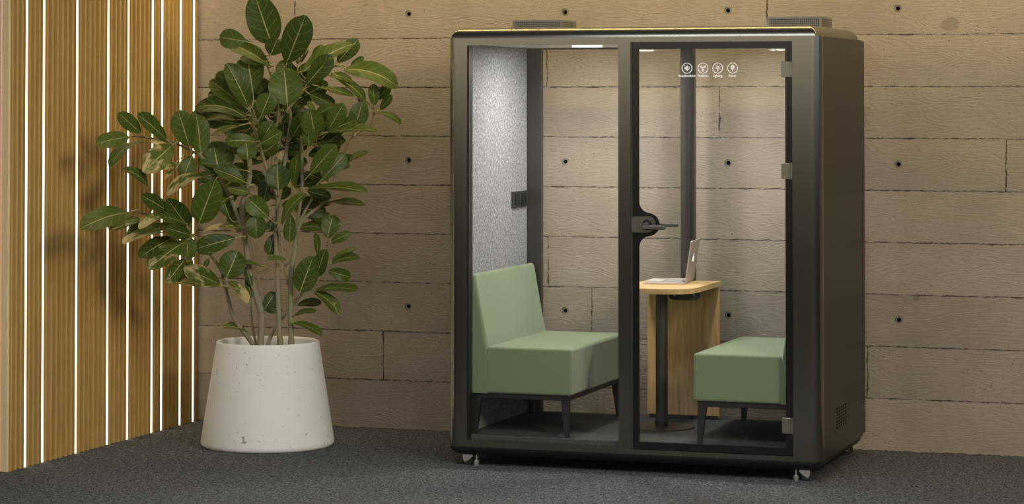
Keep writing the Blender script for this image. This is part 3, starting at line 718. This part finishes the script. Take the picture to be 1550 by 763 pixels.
# leaves: base px, base py, tip px, tip py, apparent width px, depth in front of its stem, tan amount, kind
LV = """411 66 385 -9 42 .12 0 h|373 63 332 56 25 .12 0 o|408 97 344 63 21 .04 0 o|433 98 462 24 37 .10 0 o|409 84 420 59 25 .14 0 o
412 98 364 86 15 .03 0 o|383 140 374 86 38 -.06 0 o|377 164 344 96 27 .16 .1 o|368 160 318 121 24 .12 0 o|360 138 328 110 20 .02 0 o
374 174 296 158 20 .14 0 c|350 172 312 156 12 .06 .3 o|435 159 430 102 44 .20 0 h|395 176 409 141 26 .18 0 o|406 146 392 127 20 -.04 0 o
440 210 466 170 22 .06 0 o|477 205 469 165 30 .18 0 h|466 223 469 192 18 .10 0 o|496 199 520 157 23 .08 0 o|475 176 505 160 16 0 0 o
477 180 467 153 8 .04 0 o|493 201 541 181 13 .10 0 o|494 200 571 196 10 .16 0 o|485 222 514 203 20 .04 0 o|537 193 549 154 25 .12 0 h
540 143 556 171 8 .04 0 o|567 161 565 127 15 .10 .2 o|570 151 590 130 15 .02 0 o|575 167 593 144 11 .06 0 o|575 169 608 186 9 .04 0 c
520 102 602 126 25 .12 0 c|454 109 532 65 20 .14 0 o|510 95 542 60 22 .06 0 o|463 129 502 84 25 .16 0 o|471 87 489 68 8 0 0 o
530 99 551 87 8 .02 0 o|496 112 534 122 10 .06 0 c|510 116 554 152 13 .08 0 c|482 131 536 145 9 .08 0 o|468 142 507 160 18 .02 0 c
455 95 466 61 13 -.02 .8 o|450 98 456 72 9 -.02 .9 o|304 231 296 167 27 .10 0 h|287 223 270 168 30 .12 0 o|363 190 322 203 8 .10 .4 o
360 181 314 179 8 .08 .1 o|389 214 341 213 18 .14 0 c|394 216 413 184 22 .12 0 o|394 218 426 199 18 .16 0 o|375 242 373 215 25 .16 0 h
331 259 324 223 46 .02 .1 h|374 277 324 255 18 .12 0 o|366 257 304 246 12 .08 0 o|333 262 298 270 14 .04 0 o|328 269 254 287 10 .10 .6 c
301 338 326 272 36 .16 0 h|347 299 312 323 12 .06 .1 o|348 330 332 288 22 -.02 .1 o|364 344 308 348 8 .08 .9 o|380 292 342 283 14 .04 0 o
407 330 375 300 26 .18 0 o|387 326 388 361 26 .10 0 h|421 287 420 248 32 .18 0 h|424 340 461 291 13 .16 0 c|446 286 450 234 14 .02 0 o
425 249 431 227 12 0 .9 o|437 262 439 284 9 0 .9 o|469 264 508 220 24 .10 0 o|487 272 523 233 22 .12 0 o|519 249 557 229 8 .04 0 c
510 256 530 249 8 0 0 o|512 242 535 237 10 .02 0 o|464 284 557 289 11 .10 0 o|497 305 553 310 9 .06 0 o|495 361 504 325 25 .06 .35 o
500 367 531 353 13 .08 0 c|481 386 478 353 9 .08 0 o|479 419 493 377 19 .14 0 h|454 442 474 388 31 .18 0 h|501 395 540 375 7 .04 0 o
501 398 545 388 11 .06 0 c|497 410 531 420 17 .04 0 c|474 438 542 437 11 .10 0 o|477 440 514 473 15 .12 .4 c|450 461 486 458 11 -.02 0 c
443 477 478 470 7 .02 0 o|444 487 488 506 10 .04 0 c|343 420 360 380 34 .06 0 h|397 402 336 398 7 .16 0 o|346 424 376 457 12 .06 .75 c
381 434 372 404 11 .02 0 o|372 422 381 451 10 0 .2 o|398 471 417 442 17 -.06 .1 o|428 471 400 463 14 -.04 0 o|372 498 333 493 9 .02 .4 o
434 393 404 391 6 .06 0 o|415 353 407 386 17 -.04 .25 o|440 324 438 366 17 .04 .25 o|400 287 388 262 16 -.04 0 o|412 331 408 351 13 -.04 .3 o
197 206 146 217 20 .06 0 o|214 202 179 171 19 .08 0 o|253 212 209 173 19 .10 0 o|219 211 165 247 10 .04 0 c|262 219 217 259 30 .14 .5 o
291 235 277 270 22 .04 .1 o|266 255 249 272 6 .06 .8 o|265 247 249 255 8 .06 .7 o|262 218 229 215 8 .04 .8 o|228 293 192 254 10 .06 .1 c
258 322 215 296 19 .10 .2 o|284 343 253 301 27 .12 0 h|201 319 124 343 26 .10 0 o|214 330 166 345 15 .06 .45 o|250 324 211 343 12 .14 .7 c
283 339 243 326 13 .12 .2 o|234 336 193 356 17 .06 0 o|254 350 186 366 9 .10 .7 o|268 340 219 351 12 .04 0 o|289 356 252 345 20 .16 0 o
267 357 211 389 22 .08 .25 o|285 362 225 406 25 .14 .5 o|283 358 285 394 23 .12 0 h|281 391 252 428 20 .10 .4 o|335 431 279 406 24 .12 .55 o
334 432 270 428 13 .14 .6 o|292 394 272 427 14 .04 .2 o|357 360 295 377 24 .14 .3 o|316 391 310 404 7 .04 0 o|401 83 381 78 10 .0 0 o
420 128 400 140 22 -.08 0 o|432 145 452 118 22 -.10 0 o|446 160 470 140 20 -.10 0 o|430 185 410 160 24 -.10 0 o|405 200 385 180 22 -.10 0 o
425 215 450 195 24 -.10 0 o|460 205 440 235 24 -.10 0 o|395 235 420 215 22 -.10 0 o|410 265 440 250 20 -.10 0 o|385 195 350 200 20 -.04 0 o
360 205 338 190 16 -.06 0 o|445 180 425 170 22 -.08 0 o|470 215 495 212 18 -.08 0 o|398 150 378 128 24 -.08 0 o|350 250 380 262 18 -.08 0 o
455 250 430 262 20 -.10 0 o|410 300 440 285 18 -.10 .1 o|375 205 352 218 18 -.06 0 o|440 120 425 92 24 -.06 0 o|470 120 460 96 22 -.06 0 o"""
NS = 7
random.seed(21)
stem_objs = []; stem_paths = []
for pts, r0, r1 in stems_px:
    P = smooth_path([at(x, y, d+0.0) for x, y, d in pts], 6); m_ = len(P)
    rad = [(r0+(r1-r0)*(i/(m_-1))**.8)*PXM*(1+.07*math.sin(i*1.7)+.05*random.uniform(-1, 1)) for i in range(m_)]
    if pts[0][1] > 520:                                             # root the stem in the soil
        d = (P[0]-P[1]).normalized(); q = P[0].copy(); q.z = .452; q += Vector((d.x, d.y, 0))*.05; P = [q]+P; rad = [rad[0]*1.15]+rad
    bm = bmesh.new(); tube(bm, P, rad, 10); bmesh.ops.recalc_face_normals(bm, faces=bm.faces[:])
    stem_objs.append(obj('stem', bm, M['bark'], plant, True)); stem_paths.append(P)
fol = [bmesh.new() for _ in stem_paths]; lay = []
for b_ in fol: lay.append((b_.loops.layers.uv.new('leaf'), b_.faces.layers.float.new('leaf_random'), b_.faces.layers.float.new('leaf_tan')))
def nearest(px, py):
    best = None
    for si, P in enumerate(stem_paths):
        for i, p in enumerate(P):
            v = p-CAM; w = v.dot(FW); x = CX+F*v.dot(RT)/w; y = YP-F*v.dot(UP)/w
            d = math.hypot(x-px, (y-py)*(1.0 if y > py else .8))
            if best is None or d < best[0]: best = (d, si, i, CWD-w)
    return best
def leaf(bx, by, tx, ty, wpx, dd, tan, kind):
    wpx *= 1.2
    d, si, idx, Ds = nearest(bx, by)
    b_ = fol[si]; uvl, rl, tl = lay[si]
    lpx = math.hypot(tx-bx, ty-by)
    D0 = Ds+dd+min(.10, d*.0012)*(1 if dd > 0 else -.3)
    D1 = D0+random.uniform(-.25, .35)*lpx*PXM + (SD(tx)-SD(bx))*.9
    A = at(bx, by, D0); T = at(tx, ty, D1)
    ax = T-A; ln = ax.length; ax.normalize()
    view = (CAM-A).normalized()
    n0 = (view-ax*view.dot(ax)).normalized(); s0 = ax.cross(n0)
    full = .47*lpx if kind != 'h' else max(.6*lpx, wpx)
    ratio = min(1, wpx/max(full, wpx))
    roll = math.acos(max(.25, ratio))*random.choice((-1, 1))*.92
    # prefer the upper face turned upward
    if (n0*math.cos(roll)+s0*math.sin(roll)).z < (n0*math.cos(roll)-s0*math.sin(roll)).z: roll = -roll
    nn = n0*math.cos(roll)+s0*math.sin(roll); ss = ax.cross(nn)
    half = .5*wpx*PXM/max(.28, math.cos(roll))
    NU, NV = 12, 6
    pa, pb = {'o': (.80, .50), 'h': (.50, .55), 'c': (.65, .42)}[kind]
    um = pa/(pa+pb); mx = um**pa*(1-um)**pb
    arch = ln*{'o': .06, 'h': .04, 'c': .15}[kind]*random.uniform(.6, 1.3); fold = random.uniform(.12, .38); wav = random.uniform(0, 6.28)
    grid = []
    for i in range(NU+1):
        u = i/NU; uu = min(max(u, .004), .996)
        hw = half*uu**pa*(1-uu)**pb/mx
        c = A+ax*(ln*u)+nn*(arch*4*u*(1-u)-arch*.5)
        row = []
        for j in range(-NV//2, NV//2+1):
            v = j/(NV/2)
            p = c+ss*(hw*v*math.cos(fold*.6))+nn*(hw*abs(v)*fold*.7)+nn*(half*.07*math.sin(u*9+wav+v*2)*v*v)
            row.append(b_.verts.new(p))
        grid.append(row)
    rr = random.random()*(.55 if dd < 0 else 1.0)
    for i in range(NU):
        for j in range(NV):
            f = b_.faces.new((grid[i][j], grid[i][j+1], grid[i+1][j+1], grid[i+1][j])); f.smooth = True
            f[rl] = rr; f[tl] = tan
            for lp, (a, c_) in zip(f.loops, ((i, j), (i, j+1), (i+1, j+1), (i+1, j))): lp[uvl].uv = (a/NU, c_/(NV/2)-1)
    # leaf stalk running back to the stem
    S = stem_paths[si][max(0, idx-1)]; A2 = A+ax*(ln*.03)-nn*(arch*.5)
    if (S-A).length < .42:
        mid = A-ax*(min(.05, (S-A).length*.4)); mid = mid.lerp(S, .25); pth = smooth_path([S, mid, A, A2], 4); n0_ = len(b_.faces)
        tube(b_, pth, [.0042-.0022*i/(len(pth)-1) for i in range(len(pth))], 6)
        b_.faces.ensure_lookup_table()
        for f in b_.faces[n0_:]:
            f.smooth = True; f[rl] = .5; f[tl] = 0
            for lp in f.loops: lp[uvl].uv = (.1, 0)
for row in LV.replace('\n', '|').split('|'):
    t = row.split(); leaf(*[float(x) for x in t[:7]], t[7])
random.seed(77)
for k in range(34):                                             # the inner leaves that close the crown
    a = random.uniform(0, 2*PI); q = math.sqrt(random.random()); bx, by = 418+62*q*math.cos(a), 205+82*q*math.sin(a)
    if q > .8 and by > 250: by -= 40
    ta = math.atan2(by-230, bx-418)+random.uniform(-.8, .8); ln = random.uniform(40, 62)
    leaf(bx, by, bx+ln*math.cos(ta), by+ln*.85*math.sin(ta), random.uniform(15, 25), random.uniform(-.16, .0), 0 if k % 6 else .4, 'o')
for k in range(22):
    a = random.uniform(0, 2*PI); q = math.sqrt(random.random()); bx, by = 412+70*q*math.cos(a), 292+62*q*math.sin(a)
    ta = random.uniform(-.5, .7)+(0 if bx > 415 else PI); ln = random.uniform(38, 56)
    leaf(bx, by, bx+ln*math.cos(ta), by+ln*.8*abs(math.sin(ta))*random.choice((-1, 1, 1)), random.uniform(13, 22), random.uniform(-.18, -.02), 0 if k % 5 else .5, random.choice('ooc'))
for si, b_ in enumerate(fol):
    if len(b_.faces) == 0: b_.free(); continue
    obj('foliage', b_, M['leaf'], stem_objs[si], True)

# ------------------------------------------------------------------ light
def area(name, loc, target, sx, sy, power, c):
    l = bpy.data.lights.new(name, 'AREA'); l.shape = 'RECTANGLE'; l.size = sx; l.size_y = sy; l.energy = power; l.color = c
    o = bpy.data.objects.new(name, l); col.objects.link(o); o.location = loc
    o.rotation_euler = (Vector(target)-Vector(loc)).to_track_quat('-Z', 'Y').to_euler(); return o
area('key_softbox', (2.8, -8.0, 4.6), (-4.6, -.6, .9), 1.6, 1.6, 400, (1., .86, .65))
area('ceiling_panel', (-3.2, -4.3, 3.3), (-3.2, -4.3, 0), 3.0, 1.2, 100, (.90, .96, 1.))  # unseen cool fill light, added overhead to brighten the floor in front
area('wall_washer', (-3.6, -.70, 3.35), (-3.6, -.25, 1.9), 7.0, .08, 70, (1., .77, .38))
for lx, ly in lamps:
    lm = bpy.data.lights.new('booth_lamp', 'AREA'); lm.shape = 'DISK'; lm.size = .15; lm.energy = 17.5; lm.color = (1., .955, .89); lm.spread = math.radians(180)
    lo = bpy.data.objects.new('booth_lamp', lm); col.objects.link(lo); lo.location = (lx, ly, 2.128)
w = bpy.data.worlds.new('world'); scene.world = w; w.use_nodes = True
nt = w.node_tree; bg = nt.nodes['Background']
tc = nt.nodes.new('ShaderNodeTexCoord'); sz = nt.nodes.new('ShaderNodeSeparateXYZ'); L(nt, tc.outputs['Generated'], sz.inputs[0])
L(nt, ramp_(nt, sz.outputs[2], [(.0, (.02, .018, .016)), (.008, (.10, .08, .055)), (.030, (4.2, 3.75, 2.95)), (.11, (2.6, 2.3, 1.8)), (.22, (.08, .08, .08)), (1., (.05, .055, .06))]), bg.inputs[0])
cool = math_(nt, 'SMOOTH_MIN', 1.0, math_(nt, 'MAXIMUM', 0.0, math_(nt, 'MULTIPLY', math_(nt, 'SUBTRACT', sz.outputs[0], .35), 2.2)), .1)
src = bg.inputs[0].links[0].from_socket
L(nt, mix_(nt, math_(nt, 'MULTIPLY', cool, .85), src, mix_(nt, 1.0, src, (.55, .72, 1.0), 'MULTIPLY')), bg.inputs[0])      # cooler daylight from the right
bg.inputs[1].default_value = .5
scene.view_settings.view_transform = 'Standard'; scene.view_settings.look = 'None'
scene.view_settings.gamma = 1; scene.view_settings.use_curve_mapping = False; scene.view_settings.exposure = 0
